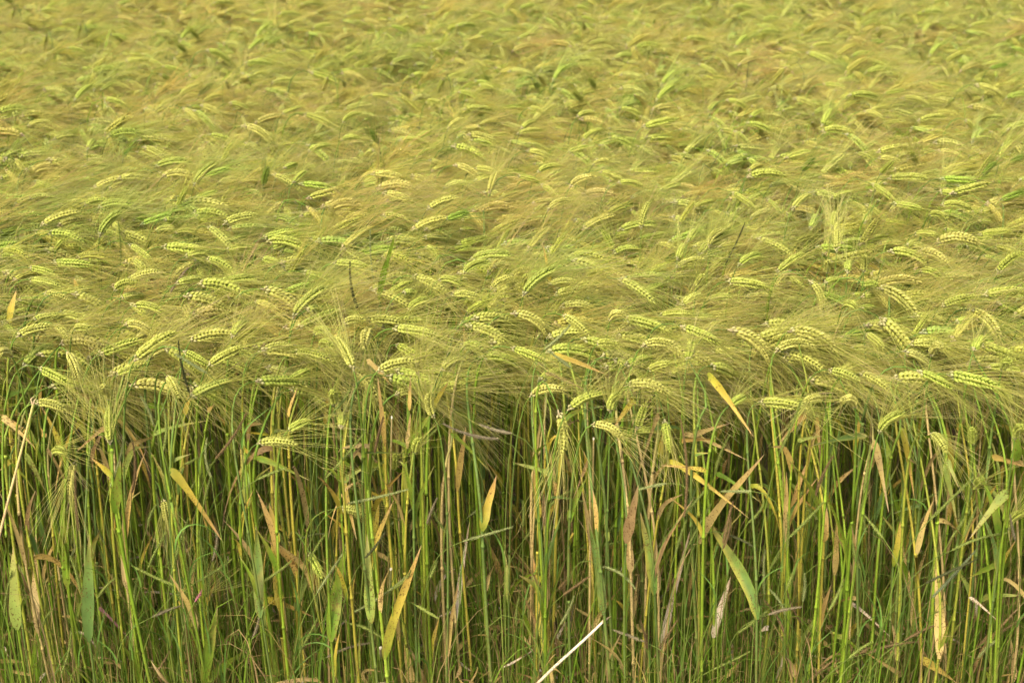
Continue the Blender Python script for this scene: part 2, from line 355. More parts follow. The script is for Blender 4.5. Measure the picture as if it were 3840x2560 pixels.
# ---------------------------------------------------------------- tiles of the field mass (many plants each, drawn many times by the one stuff object)
TILE = 0.42
def plant_in(b, rg, x, y, ears, lod, hmean=0.735):
    h = rg.gauss(hmean, .03)
    az = rg.gauss(0.0, .62) if rg.random() < .87 else rg.uniform(0, 6.28)
    pitch = max(-.8, rg.gauss(-.22, .38))
    pitch = min(pitch, .55)
    if not lod and rg.random() < .05: pitch = rg.uniform(.6, 1.15)
    d = arr(math.cos(az)*math.cos(pitch), math.sin(az)*math.cos(pitch), math.sin(pitch))
    B = arr(x, y, h); L = rg.uniform(.055, .102)
    g, w, e0l, Lx, cv, hu = rg.choice(ears)
    X, Y, Z, _ = frame(B, B+d*L); s = L/Lx
    M = np.eye(4); M[:3, 0] = X*s; M[:3, 1] = Y*s; M[:3, 2] = Z*s; M[:3, 3] = B
    tint = arr(rg.uniform(.88, 1.1), rg.uniform(.9, 1.08), rg.uniform(.85, 1.15))
    b.put(g, M, tint); b.put(w, M, tint*rg.uniform(.92, 1.08))
    e0 = norm(M[:3, :3] @ e0l)
    G = arr(x - d[0]*.05 + rg.gauss(0, .015), y - d[1]*.05+rg.gauss(0, .015), 0)
    P = stem_path(G, B, e0, 8 if lod else 12)
    if lod: tube(b, P, np.linspace(.0022, .0011, len(P)), 4, STEMC[rg.choice([0, 1, 0, 3])]*rg.uniform(.7, 1.1), STEM)
    else: stem_geom(b, P, rg, k=5)
    for q in range(2 if lod else 4):
        zi = rg.uniform(.30, .66) if lod else rg.uniform(.1, .68)
        i = int(zi*(len(P)-1)); L_ = rg.uniform(.10, .20)
        u_ = rg.random() < .88; lp = leaf_path(P[i], rg.uniform(0, 6.28), L_, rg.uniform(.5, 1) if u_ else rg.uniform(.1, .3), rg.uniform(-.1, .2) if u_ else rg.uniform(.6, 1), 5 if lod else 8); lp[:, 2] = np.minimum(lp[:, 2], .66 + (lp[:, 2]-.66)*.15)
        leaf_geom(b, lp, rg.uniform(.007, .014), norm(arr(rg.gauss(0, .6), -.8, .6)), rg.choice('ggggggglllbsmyt'), rg, twist=rg.uniform(-1.2, 1.2))
def make_tile(seed, lod, dens):
    rg = random.Random(seed); b = Buf()
    for _ in range(int(dens*TILE*TILE)):
        plant_in(b, rg, rg.uniform(-TILE/2, TILE/2), rg.uniform(-TILE/2, TILE/2), FEARS if lod else EARS, lod)
    return b.mesh('field_tile')
tile_coll = bpy.data.collections.new('field_tiles')
NEAR_N, FAR_N = 4, 7
for i in range(NEAR_N):
    o = bpy.data.objects.new('tile_a%02d' % i, make_tile(900+i, 0, 290)); tile_coll.objects.link(o)
for i in range(FAR_N):
    o = bpy.data.objects.new('tile_b%02d' % i, make_tile(950+i, 1, 370)); tile_coll.objects.link(o)

# ---------------------------------------------------------------- tables read off the photograph: regions (origin, zoom), then base x y tip x y
RG = {'A': (0, 860, 2.45), 'B': (960, 860, 2.45), 'C': (1920, 860, 2.45), 'D': (2880, 860, 2.45),
      'E': (0, 1400, 2.45), 'F': (960, 1400, 2.45), 'G': (1920, 1400, 2.45), 'H': (2880, 1400, 2.45),
      'I': (0, 1920, 2.45), 'J': (960, 1920, 2.45), 'K': (1920, 1920, 2.45), 'L': (2880, 1920, 2.45),
      'T': (0, 0, 1.823), 'U': (1280, 0, 1.823), 'V': (2560, 0, 1.823)}
def px(reg, x, y): ox, oy, s = RG[reg]; return ox + x/s, oy + y/s
def table(txt):
    out, reg = [], None
    for tok in txt.replace('\n', ';').split(';'):
        tok = tok.split('|'); note = tok[1].strip() if len(tok) > 1 else None
        q = tok[0].split()
        if not q: continue
        if q[0] in RG: reg = q.pop(0)
        x0, y0, x1, y1 = map(float, q[:4]); out.append((*px(reg, x0, y0), *px(reg, x1, y1), q[4:], note))
    return out
# optional tone letter: p pale yellow, y yellow, g green, d dark green, k pinkish
EAR_T = """A 450 40 765 115; 905 15 1150 110; 1110 35 1440 180 p|whitish base, on an arched neck beside a tall thin stem; 1190 140 1410 300 y; 1500 160 1900 200; 1700 250 1920 210 y; 2080 190 2310 160 y
1900 270 2160 400; 480 305 850 330; 0 260 210 290; 270 350 500 410; 35 390 320 620 p|large, falling steeply right at the left edge; 270 460 550 520; 410 590 640 650 y
1180 470 1470 390; 1050 560 1250 480; 1240 290 1330 370 y; 1620 500 1850 450 y; 1830 500 2260 600 g; 2150 440 2352 470; 670 590 990 760 p|long, just right of a short upright yellow leaf stub
1700 610 2070 720 p|plump and pale, alone above a field of awns; 300 830 600 790; 160 640 390 720; 160 980 490 890 y; 510 880 650 1040 p; 620 1130 720 1390 p|hanging straight down at the left of the front edge
1245 1195 1600 940 y|rising right with a pink tip; 1150 880 1400 960 k; 690 910 830 910; 1920 1250 2240 1080 y; 1690 1120 1920 1250 d; 2130 990 2280 850 g; 110 1170 -60 1170 p; 1750 1540 2120 1390 y|rising right from a yellow leaf sheath
1540 1350 1640 1540 p|short and hanging, left of the dry folded leaf; 1010 1560 930 1440 p|seen end on, a pale rosette of grains; 1080 1330 1270 1260 d; 1230 700 1500 760 g; 1110 630 1330 610
B 60 80 370 10; 110 110 470 180; 490 80 770 150; 960 90 1200 240; 1190 105 1520 150 p; 1560 160 1680 280; 60 270 220 310 g; 220 310 530 300 y; 720 310 1030 340
430 390 720 510 y|clean edged, whitish at both ends; 520 580 760 580 y; 60 550 420 810 p|large and long, falling right across the front awns; 1200 600 1430 480 d; 1450 430 1760 600 p|whitish base on a low arching neck; 1680 465 1890 510
1800 600 2060 630 y|plump and yellow, right of centre left; 1350 580 1490 640; 1400 750 1600 640 g; 2160 550 2352 430 p; 1910 400 2130 290 g; 2180 350 2352 370 p; 810 860 1000 830 p
1010 840 1360 860 p|level, at the foot of the dark grass spike; 1270 910 1670 980 y|broad and yellow on a tall arched stem; 1940 880 2300 1020 p; 1990 820 2352 840; 60 1110 340 1080 p
895 1290 740 990 p|straw pale, upside down with its white base at the bottom; 540 960 680 940 g; 1120 1300 1480 1210 p; 1490 1330 1560 1120 y; 1700 1300 1900 1180 y; 300 1390 490 1290 g|short, green and curled; 470 740 600 750
1910 1080 2080 1100; 590 1080 700 1060
C 560 285 950 480 p|large, on a dark green arched neck in the middle; 935 200 830 10 d|dark green and leaning left; 930 220 1170 180 g; 400 600 700 560 y|level and yellow, just right of a thin dry leaf; 450 710 760 740 p
1510 350 1760 270 y; 1520 280 1580 130 y; 1810 160 1950 0 p; 1620 110 1700 0 y; 1980 480 2352 530 y|long and level with a bow; 1700 520 1760 420; 1560 690 1750 600; 1820 640 2010 620
900 840 1040 790 p; 1040 820 1430 930 y|long golden yellow, front centre; 1560 890 1910 1040; 1360 790 1630 770; 0 770 310 950 k|pinkish straw and half ripe; 470 790 710 980 p|drooping from the tallest hooked green stem
790 1050 960 1050 y; 1200 1070 1520 1090 p; 1610 1200 1660 1020 g; 1260 1290 1450 1230 y; 2000 920 2352 1200 p|largest of all, falling right from a whitish base; 0 1090 310 1210 g
170 1530 490 1480 p; 1070 1430 1440 1510 p|broad and pale with a white neck, lowest of the centre ears; 100 560 150 420; 0 430 170 370 p; 2080 330 2290 230 g
G 520 330 850 180 g; 1150 510 1230 270 d|green and upright in the shade of the front edge; 900 350 1000 180 g; 430 350 450 760 p|hanging head down with a white base; 740 470 1020 600 p|hung out on a long thin looping neck
1400 430 1450 720 d|dark green and hanging deep between the stems; 2000 290 2140 210 g
D 630 200 630 -60 p|bolt upright and pale; 1110 200 1450 310 g|large and green near the right; 1390 200 1670 340 p; 1550 120 1950 130 p|long and level with a pink tip; 2090 160 2290 210 y; 2110 400 2352 210 g|large, green, rising to the right edge
90 390 320 220; 540 400 550 290 y; 880 390 885 240 p; 730 400 735 300 g; 1400 380 1600 450; 380 470 490 740 p|fat, bending straight down; 1020 540 1370 810 p|very large, falling right beside a green leaf
1040 820 1330 1180 y|long narrow row of round yellow grains; 200 935 630 1120 p|large with a white base where awns cross; 1600 700 1900 610 y; 1980 600 2352 560 y; 1860 740 2130 1000 p|drooping from a dark looped neck at right
910 960 1060 1090 y; 570 1290 840 1390 y|yellow, on a curved green neck; 850 1320 1130 1500 y; 1380 1300 1700 1460 g; 1660 1330 2120 1450 g; 1500 1160 1600 1080 k; 2150 1290 2230 1220 g; 520 490 680 490; 900 510 1000 500
700 700 820 730 g; 1730 850 1870 830 g; 1890 1110 1960 980 g; 1350 40 1560 50 y
H 1020 540 1250 360 g|green, rising right out of a pink sheath; 1500 550 1640 720 p|plump and pale, facing the camera at lower right; 1880 650 1870 500 g; 800 310 670 250 p; 490 240 340 260 p; 2270 600 2340 490 g; 1870 1060 1980 960 g
2200 1430 2352 1270 g|green, cut off by the right edge
E 330 270 600 330 p|broad and pale, beside a dead bent stalk; 1010 640 1000 300 g; 490 740 610 730 g; 690 820 630 1140 p|hanging among the stems at lower left; 1500 1160 1550 1400 p|thin, hanging low between stems
F 20 640 370 650 p|lowest pale ear, level, with long awns streaming right; 300 520 490 430 g; 1635 400 1600 170 y|short, upright and yellow among the leaves; 1265 880 1280 740 g|stubby, upright and green; 1460 720 1490 600 g; 780 500 800 380 g; 780 1240 1010 1320 p; 720 290 700 170 g; 1280 190 1510 180 p
I 1860 870 1930 700 g|tiny, upright, low in the undergrowth; J 490 370 600 600 g"""
FAR_T = """T 190 860 340 830 y; 105 600 160 495 g; 860 420 1010 410; 1010 410 1130 465; 1410 345 1570 420; 1740 410 1945 450; 2120 495 2310 560; 1290 520 1395 575; 1095 510 1170 550; 1250 740 1370 850 p
1370 720 1520 790; 1570 705 1700 755; 1660 860 1860 980 p; 980 1005 1150 1100; 1040 930 1240 970; 320 1095 545 1225 p; 810 1220 1010 1220 y; 1110 1210 1330 1210 p; 235 1240 400 1310; 100 1400 290 1340 y
1220 1400 1570 1430 p; 790 1410 990 1460; 650 1450 800 1560 p; 1530 1530 1760 1470 y; 1320 1370 1480 1310; 1320 1460 1570 1490; 580 1400 740 1370; 2080 780 2260 850; 1930 780 2060 730; 2110 1040 2260 990
1940 1150 2030 1120 g; 2000 1250 2090 1170 g; 1800 1270 1830 1140 d; 600 1020 650 960 g; 1120 1500 1230 1560; 1350 1030 1440 1060 y
U 860 920 1060 970 p; 760 1000 990 1100; 590 1430 800 1350 y; 2060 870 2300 810 g; 730 880 840 810 y; 1550 1040 1690 1000 g; 1610 800 1730 770 g; 1270 1030 1430 1075; 1650 960 1790 880; 770 1130 940 1230 p
920 1150 1050 1170 y; 1720 1130 1840 1100 y; 210 1190 440 1230 p; 470 1200 660 1300 p; 600 1095 720 1160; 1560 1280 1740 1210 p; 1200 1200 1350 1240; 1410 1440 1580 1370 p; 250 1290 520 1300 p; 290 1320 510 1400 y
280 1470 460 1510 y; 1230 880 1330 830 g; 1280 740 1390 780; 1010 1320 1060 1170 y; 2050 1560 2110 1370 y; 250 980 200 890 d; 720 1500 870 1450 d; 1340 1180 1500 1130; 800 630 930 680; 940 580 1050 610; 200 650 330 660
580 700 680 710; 1770 1170 1930 1230; 1890 1250 2070 1280; 480 515 620 530; 10 840 125 770; 0 960 130 945; 400 960 580 980
V 110 440 230 510; 960 575 1100 590; 1280 280 1380 290 d; 850 360 1040 440; 2000 580 2190 660; 1500 670 1680 710 p; 1650 680 1900 750 p; 1250 410 1410 470; 640 455 760 480; 300 685 440 740; 760 675 910 730 p
1380 645 1515 615 g; 460 800 550 750 g; 1240 760 1370 810 p; 260 890 400 960 p; 550 880 720 930; 950 900 1170 910; 700 1080 870 1030 g; 820 1170 900 1080 d; 1330 1040 1540 1000; 1340 1080 1490 1110; 1350 1190 1440 1100 g
1740 1030 1920 1090; 2050 1200 2140 1110 d; 450 1210 700 1200 g; 1750 1310 1960 1360; 1430 1390 1640 1430; 1410 1220 1670 1220 y; 1770 1400 1980 1430; 1690 1470 1810 1490; 750 1430 860 1330 y; 1930 820 2000 900
2100 470 2220 440 d; 2240 1110 2334 1070 d; 2190 1000 2290 930 g; 2170 1370 2334 1310 d; 1020 1560 1040 1450 y"""
# leaves: base, tip, colour code, width in zoomed pixels, note
LEAF_T = """E 1570 900 2050 1550 m 80|broad yellow dry leaf folded over to the right; 1000 490 700 720 t 45|orange tan leaf falling left below a pale rosette ear; 20 410 320 680 t 60|wide straw leaf crossing down from the left edge; 430 700 710 1200 p 30|narrow pinkish dead leaf
1420 570 1920 430 l 40|light green leaf held out level to the right; 1060 1285 1105 800 g 100|very broad upright green leaf; 600 1560 570 1100 g 80|upright green leaf with an orange tip; 2280 1220 2210 660 s 85|upright green leaf with a yellow edge
235 750 430 1110 l 55|yellow green leaf falling right; 1700 380 1755 160 y 55; 100 810 0 890 m 55
F 1185 670 1120 40 o 50|thin orange and pink leaf standing up; 770 930 925 1530 y 75|yellow leaf folded from a crook and hanging right; 800 1000 1015 860 l 70|pale green leaf lifted from a yellow crook; 880 880 680 760 g 40; 1385 740 1600 370 g 70|straight green leaf slanting up right beneath an upright ear
1850 1080 1930 480 o 60|orange leaf standing in front of dark stems; 1020 -110 1250 115 t 50|cream curled leaf against the awns; 2080 1450 2210 930 m 90|wide green leaf browning upward; 1790 560 2140 890 g 40; 0 790 490 980 g 60|green leaf arching down right with a dry tip
1100 1540 1130 1150 y 50; 1390 690 1420 370 t 40; 1410 340 1420 20 o 35; 200 1560 120 1190 y 75|yellow spotted leaf leaning left; 300 400 380 130 o 40; 1610 370 1770 70 m 50
G 1130 240 930 500 m 70|yellow spotted leaf bent over to the left; 370 -150 890 20 y 60|bright yellow spotted leaf lying across awns; 310 10 700 165 p 35|thin pink leaf kinked off a yellow stem; 1800 30 2225 590 m 80|long leaf turning from green to orange as it falls right
1580 570 2170 800 t 45|cream dry leaf pointing down right; 1440 820 2180 1330 y 60|long golden leaf crossing the tan one; 1720 1560 2320 740 t 80|long tan leaf slanting up right; 1870 930 2280 1180 g 45; 410 1000 0 810 l 50|light green leaf pointing up left
1350 380 1110 1060 p 45|brown shrivelled leaf hanging from its stem top; 1050 1560 1160 1020 r 100|wide brown spotted leaf; 240 1340 200 870 y 75; 200 860 270 400 p 40; 480 450 690 300 g 50; 720 780 550 1180 r 35; 720 1560 640 1060 p 50; 880 1540 850 1280 l 45; 340 1150 720 1185 b 25
K 2255 985 1750 -10 s 115|largest leaf, green with a broad yellow stripe; 835 940 700 60 b 95|dark bluish green upright leaf; 1305 760 1180 0 s 95|broad green leaf with an orange edge; 1340 750 1285 180 p 65|brown spotted leaf behind the broad green one
310 1320 190 370 m 90|tall tan leaf, green at its foot; 1350 1400 1640 150 w 60|long twisted cream leaf; 1850 1150 2010 590 w 75|curved cream leaf; 1090 550 1040 0 p 80; 310 900 340 250 p 60; 740 850 705 150 y 40|pure yellow strip of a leaf; 2352 1060 2270 1100 w 50
B 1130 650 1288 10 g 60|green leaf whose long dry pink tip rises above the awns; C 355 530 285 140 y 35|thin dry leaf standing above the awns in the middle; T 845 1085 920 955 g 45|green leaf standing out of the field at upper left; T 725 330 757 190 g 25; V 2140 1340 2190 1150 g 45; A 725 590 680 450 y 55; A 90 860 150 560 y 70; V 1250 1290 1440 1270 g 40; B 2110 860 2120 640 g 40
J 690 1190 830 250 g 125|broadest green leaf, upright; 1180 1350 1520 300 m 95|long leaf leaning right, green below and yellow above; 1060 1020 1020 200 l 105|broad pale green leaf with a ragged base; 40 970 0 100 b 110|wide bluish green leaf; 90 810 530 960 m 70|yellow leaf kinked level, browning to its tip
60 1060 90 830 s 55; 1840 1000 1960 90 w 50|cream dead leaf standing up thin; 215 900 130 -20 y 75|yellow green spotted leaf; 1490 1560 1330 1030 b 60; 330 1560 420 960 p 70; 1430 1560 1360 1200 t 80; 370 900 560 450 l 70
I 820 1190 820 200 b 120|widest pointed leaf, blue green with a yellow tip; 160 1080 120 300 l 110|broad olive leaf behind a stem; 1880 1570 2000 870 g 110|broad bright green leaf at the bottom; 1910 1560 2280 1250 g 85|curved green leaf along the bottom; 350 1110 330 200 p 80; 1165 700 1130 0 p 80|tan leaf peppered with brown
620 690 600 -20 g 80; 1740 1000 1790 400 t 50; 900 880 1270 1250 k 30|thin purple leaf falling right; 1610 1000 1700 680 y 45; 380 1500 400 1140 l 50
H 1220 520 1345 1150 m 80|round shouldered leaf, green above and orange at the hanging tip; 355 385 100 640 o 60|orange leaf falling left; 900 590 370 670 b 65|blue green leaf lying level to the left; 970 640 1110 1280 p 70|reddish dead leaf; 2200 1100 1850 1520 l 95|clean light green leaf falling left near the right edge
1610 860 1740 1390 l 65|pale striped leaf hanging; 150 1560 170 900 t 65; 440 420 480 760 o 50; 1400 1220 1140 1290 b 40; 1640 800 1745 1040 l 50; 520 1540 540 1230 o 60; 2280 800 2300 520 g 90
L 1570 1345 1550 400 t 100|tall wide yellow tan leaf with brown flecks; 720 1570 700 950 g 90|green leaf with a saw edge at the bottom; 2050 1570 2110 1030 g 85|upright green leaf, pale tip, at lower right; 2095 490 1830 610 g 65|short green leaf falling left; 1950 820 2340 760 l 50|light green leaf level at the right edge
1410 1360 1740 1570 y 90|butter yellow leaf falling right; 750 840 1120 1140 w 35|whitish thin leaf; 610 580 640 0 t 55; 200 1400 560 790 l 45; 140 650 160 0 y 65; 1150 500 1240 0 m 60; 1630 1200 1780 1000 g 40; 170 1300 60 1560 w 50; 1330 1100 1230 250 t 55; 2250 1560 2230 1150 p 60; 1850 790 2110 995 w 30"""
# narrow weed-grass spikes: base, tip, colour code, note
SPIKE_T = """A 1108 300 1088 -60 g|thin and green, tall above the awns at left; B 1082 470 1050 10 w|pale and straight, tall above the awns; D 985 540 1080 260 g; V 2115 1400 2160 1130 g; V 430 640 450 430 d; T 985 960 982 750 g; C 1960 320 2140 -60 d; B 960 780 865 300 d|dark, stiff and upright against the awns; C 300 1100 530 880 w|pale, poking up right beside a hooked stem; C 540 1270 340 1120 w; A 1900 1320 1620 1150 w; A 1740 1500 1640 1030 d; A 1560 590 1720 360 p
F 2230 600 1730 465 v|purple grey, lying to the left; 2352 550 2060 470 v; 850 1190 1390 1065 w|pale and arched to the right; 1090 730 1170 400 r; 1570 1380 1660 1150 v; 1900 1540 2352 1410 w|thick and pale, rising to the right; 640 960 1000 540 g; 20 970 270 870 g; 720 340 860 150 g
J 650 1330 1040 1200 v|dark purple and level; 890 920 1410 560 w|grey green, long and slanting; 860 1020 1200 1190 g|light green, falling right; 560 740 790 390 w; 400 1290 560 980 g; 1470 850 1670 970 g; 60 640 320 450 g; 1000 420 1180 190 d; 1260 700 1420 540 g; 1600 600 1660 460 g
K 830 500 1130 700 w|grey green, falling right; 1220 1190 930 1080 v; 470 760 710 590 r; 1850 1440 2180 1280 g; 1930 340 2000 0 r|thick and brown in front of the largest leaf; 1240 1250 1180 1000 r; 2352 900 2090 1100 g; 1500 380 1600 80 g; 1990 210 2250 340 d
L 1510 780 1900 360 b|bluish, dark at its foot; 930 1290 1370 1190 r|brown and nearly level; 0 940 300 870 v; 1450 650 1920 430 d; 1690 350 2190 190 g|long, meeting the cut off green ear; 560 900 690 620 g; 1060 240 890 30 g; 320 820 335 570 w; 1250 1180 1550 1030 r; 850 520 780 240 g
H 1480 1350 1880 960 g|long and straight, slanting to a small ear; 200 1500 510 1180 g; 880 1100 940 660 g|brownish, upright beside a thin stem; 110 720 300 260 g; 440 1120 600 760 r; 1800 1500 1920 1220 g
E 1980 780 2260 370 r|brown, slanting to the right; 1010 1040 1140 580 w; 720 1440 690 900 r|dark, dead and upright; 1210 1100 1220 640 r; 1410 480 1290 210 w; 1700 830 1810 770 g; 1500 700 1490 280 g; 1940 950 1900 600 w; 1870 1200 1930 960 g; 1360 1400 1450 1190 g
I 40 950 110 540 g; 740 740 650 410 g; 1360 510 1520 190 g; 1450 1450 1580 1230 r; 1400 960 1650 860 v; 1790 820 1850 720 k|small and pink; 560 1480 650 1090 g; 380 1090 480 890 g; 1230 880 1260 600 g; 1600 470 1730 60 g; 1950 450 2000 180 v; 900 780 1060 600 g; 1800 640 2130 430 g
G 1510 1370 1800 1040 g|thick and green, slanting up right; 1420 1010 1180 1060 w; 1580 1320 1550 430 r|dark and tall between two stems; 1940 1560 2030 1180 r; 300 1400 290 1120 r; 100 1400 100 1180 g; 2200 1080 1930 1080 w"""

# ---------------------------------------------------------------- object helpers
def link(name, me, parent=None, M=None):
    o = bpy.data.objects.new(name, me); C.objects.link(o)
    if parent is not None: o.parent = parent
    if M is not None: o.matrix_local = M
    return o
def thing(name, label, cat, loc, group=None):
    o = bpy.data.objects.new(name, None); C.objects.link(o); o.location = loc; o.empty_display_size = .02
    o['label'] = label; o['category'] = cat
    if group: o['group'] = group
    return o
EAR_ME = [(g.mesh('ear'), w.mesh('awns')) for g, w, *_ in EARS]
TONE = {'p': 'pale', 'y': 'yellow', 'g': 'green', 'd': 'dark green', 'k': 'pinkish', None: 'yellow-green'}
TONE_V = {'p': (2, 4), 'y': (1, 2), 'g': (0, 3), 'd': (0,), 'k': (4,), None: (0, 1, 3, 2)}
def aim(dx, dy):
    a_ = math.degrees(math.atan2(-dy, dx))
    if abs(a_) <= 12: return 'level to the right'
    if -60 < a_ < 0: return 'drooping to the right'
    if -120 < a_ <= -60: return 'hanging straight down'
    if a_ <= -120: return 'drooping to the left'
    if a_ < 60: return 'rising to the right'
    if a_ <= 120: return 'standing upright'
    return 'pointing left'
def where(X, Y):
    return '%d%% across and %d%% down the photo' % (min(99, max(1, round(X/38.4))), min(99, max(1, round(Y/25.6))))
used = set()
def uniq(desc, X, Y):
    l = desc + ', ' + where(X, Y)
    while l in used: X += 38.4; l = desc + ', ' + where(X, Y)
    used.add(l); return l

def ear_matrix(B, T, v):
    x, y, z, L = frame(B, T); s = L/EARS[v][3]
    w = min(1.3, max(s*1.2, .9))             # short ears keep their girth
    return np.array([[x[i]*s, y[i]*w, z[i]*w, B[i]] for i in range(3)] + [[0, 0, 0, 1]])
NB = [0]
def barley(label, B, T, rg, tone=None, leaves=(), nleaf=2, stemc=None, shift=None, group='barley plants at the front of the field'):
    v = rg.choice([i for i in range(len(EARS)) if EARS[i][5] in TONE_V[tone]])
    M = ear_matrix(B, T, v); e0 = norm(M[:3, :3] @ EARS[v][2])
    d = T-B
    G = arr(B[0] - d[0]*.6 + rg.gauss(0, .012), B[1] - d[1]*.3 + rg.gauss(0, .012), 0)
    if B[1] < 2.5: G[1] = max(G[1], 2.16)
    P = stem_path(G, B, e0)
    if shift is not None:                  # pass the stem through this point
        i = int(np.argmin(np.abs(P[:14, 2]-shift[2]))); off = arr(shift[0]-P[i, 0], shift[1]-P[i, 1], 0)
        i = int(np.argmin(np.abs(P[:14, 2]-shift[2]))); w_ = np.ones(len(P)); w_[i:] = np.cos(np.linspace(0, 1, len(P)-i)*math.pi)*.5+.5
        P = P + off*w_[:, None]; G = G + off
    r = thing('barley_plant', label, 'barley plant', Vector(G), group)
    Pl = P - G
    sb = Buf(); stem_geom(sb, Pl, rg, stemc); link('stem', sb.mesh('stem'), r)
    Ml = M.copy(); Ml[:3, 3] -= G
    eo = link('ear', EAR_ME[v][0], r, Matrix(Ml.tolist()))
    link('awns', EAR_ME[v][1], eo)
    for (lp, W, nrm, code, tw) in leaves:
        lb = Buf(); leaf_geom(lb, lp-G, W, nrm, code, rg, tw); link('leaf', lb.mesh('leaf'), r)
    for _ in range(nleaf):
        i = int(rg.uniform(.12, .72)*len(P)); L_ = rg.uniform(.09, .19)
        up_ = rg.random() < .9
        lp = leaf_path(P[i], rg.uniform(0, 6.28), L_, rg.uniform(.5, 1.0) if up_ else rg.uniform(.08, .25), rg.uniform(-.1, .2) if up_ else rg.uniform(.7, 1.1), 10)
        lp[:, 2] = np.minimum(lp[:, 2], .64 + (lp[:, 2]-.64)*.1)
        lb = Buf(); leaf_geom(lb, lp-G, rg.uniform(.007, .014), norm(arr(rg.gauss(0, .7), -1, .3)), rand_code(rg), rg, rg.uniform(-1.6, 1.6))
        link('leaf', lb.mesh('leaf'), r)
    NB[0] += 1
    return r, P

# ---------------------------------------------------------------- ground
gm = bpy.data.meshes.new('ground'); n_ = 60
xs = np.concatenate([np.linspace(-600, -12, 12), np.linspace(-10, 10, 41), np.linspace(12, 600, 12)]); ys = np.concatenate([np.linspace(-300, -6, 8), np.linspace(-4, 30, 60), np.linspace(35, 900, 14)])
XX, YY = np.meshgrid(xs, ys); ZZ = 0.006*np.sin(XX*5.1)*np.cos(YY*6.3)
vs = np.stack([XX, YY, ZZ], -1).reshape(-1, 3); nx = len(xs)
fs = [(j*nx+i, j*nx+i+1, (j+1)*nx+i+1, (j+1)*nx+i) for j in range(len(ys)-1) for i in range(nx-1)]
gm.from_pydata(vs.tolist(), [], fs); gm.materials.append(soil_mat())
go = bpy.data.objects.new('ground', gm); C.objects.link(go); go['kind'] = 'structure'; go['label'] = 'dark soil under the barley'

# ---------------------------------------------------------------- barley: ears placed where the photograph has them
FRONT = 2.27
for (x0, y0, x1, y1, opt, note) in table(EAR_T):
    rg = random.Random(int(x0*7+y0*13)); tone = opt[0] if opt else None
    zc = 0.785 if y0 < 1420 else 0.74
    P0 = at_height(x0, y0, zc + rg.uniform(-.01, .015))
    d = max(P0[1], (2.14 if y0 > 1440 else 2.19) + rg.uniform(0, .04) + (.10 if y0 > 1700 else 0))
    if tone == 'd': d += .08
    B = at_dist(x0, y0, d)
    depth = (B-CAM) @ FW
    l3 = math.hypot(x1-x0, y1-y0)/FPX*depth
    L = min(.115, max(l3*rg.uniform(1.0, 1.08), .046))
    T = at_len(x1, y1, B, L, near=rg.random() < .65)
    desc = (note if note else 'ear ' + aim(x1-x0, y1-y0))
    desc = (TONE[tone] + ' ' if not note else '') + ('ear ' + desc if note else desc)
    words_ = desc.split()
    if len(words_) > 9 and note: lab = desc; used.add(lab)
    else: lab = uniq(desc, (x0+x1)/2, (y0+y1)/2)
    lab = 'barley plant, ' + lab if len(lab.split()) < 15 else 'barley ' + lab if len(lab.split()) < 16 else lab
    barley(lab, B, T, rg, tone, nleaf=1 if B[1] > 2.6 else 2)

# plants whose leaves the photograph shows
CODE = {'g': 'green', 'b': 'blue-green', 'l': 'light green', 'y': 'yellow', 'm': 'green and yellow', 'o': 'orange', 't': 'tan', 'p': 'brown spotted', 'r': 'brown', 'w': 'cream', 's': 'yellow-edged green', 'k': 'purple'}
LC['k'] = (arr(.30, .17, .15), arr(.33, .16, .16), arr(.40, .28, .18))
for (x0, y0, x1, y1, opt, note) in table(LEAF_T):
    rg = random.Random(int(x0*5+y0*11)); code, W = opt[0], float(opt[1])
    d = 2.24 + rg.uniform(-.03, .07)
    if W > 75: d = 2.19 + rg.uniform(-.02, .03)
    if W >= 95: d = 2.12 + rg.uniform(-.01, .02)
    if y0 < 1330: d = max(d, at_height(x0, y0, .755)[1])
    B = at_dist(x0, y0, d); dep = (B-CAM) @ FW
    if B[2] < .02: B = at_height(x0, y0, .03)
    l3 = math.hypot(x1-x0, y1-y0)/FPX*dep
    T = at_len(x1, y1, B, l3*rg.uniform(1.01, 1.06), near=rg.random() < .6)
    v = T-B; L = np.linalg.norm(v); hx = arr(v[0], v[1], 0)
    if v[2] > .35*L:   # standing leaf
        lp = bez(B, B + arr(0, -.004, L*.34) + hx*.15, B + v*.66 + arr(0, 0, L*.02), T, 14)
    else:              # bent over: a short rise, then out and down
        lp = bez(B, B + arr(0, 0, L*.09) + v*.03, B + v*.42 + arr(0, 0, L*.07), T, 16)
    nrm = norm(-(FW) + arr(rg.gauss(0, .25), 0, .15))
    kd = 'upright' if v[2] > .35*L else ('falling left' if x1 < x0 else 'falling right')
    desc = 'plant with a ' + (note if note else CODE[code] + ' leaf ' + kd)
    if len(desc.split()) <= 9: lab = uniq(desc, (x0+x1)/2, (y0+y1)/2)
    else: lab = desc
    if len(lab.split()) > 16: lab = lab.replace('plant with a ', '', 1)
    X_, Y_ = project(B)
    ez = .745 + rg.uniform(-.06, .02); eb = arr(B[0]+rg.gauss(.01, .02), B[1]+rg.uniform(.14, .34), ez)
    az = rg.gauss(0, .5); pt = rg.gauss(-.12, .25)
    ed = arr(math.cos(az)*math.cos(pt), math.sin(az)*math.cos(pt), math.sin(pt))*rg.uniform(.07, .09)
    barley(lab, eb, eb+ed, rg, rg.choice([None, 'p', 'y', 'g']), leaves=[(lp, W/2.45/FPX*dep*1.12, nrm, code, rg.gauss(0, .35))], nleaf=1,
           stemc={'y': 4, 't': 2, 'o': 4, 'p': 5}.get(code), shift=B + arr(0, .003, 0))
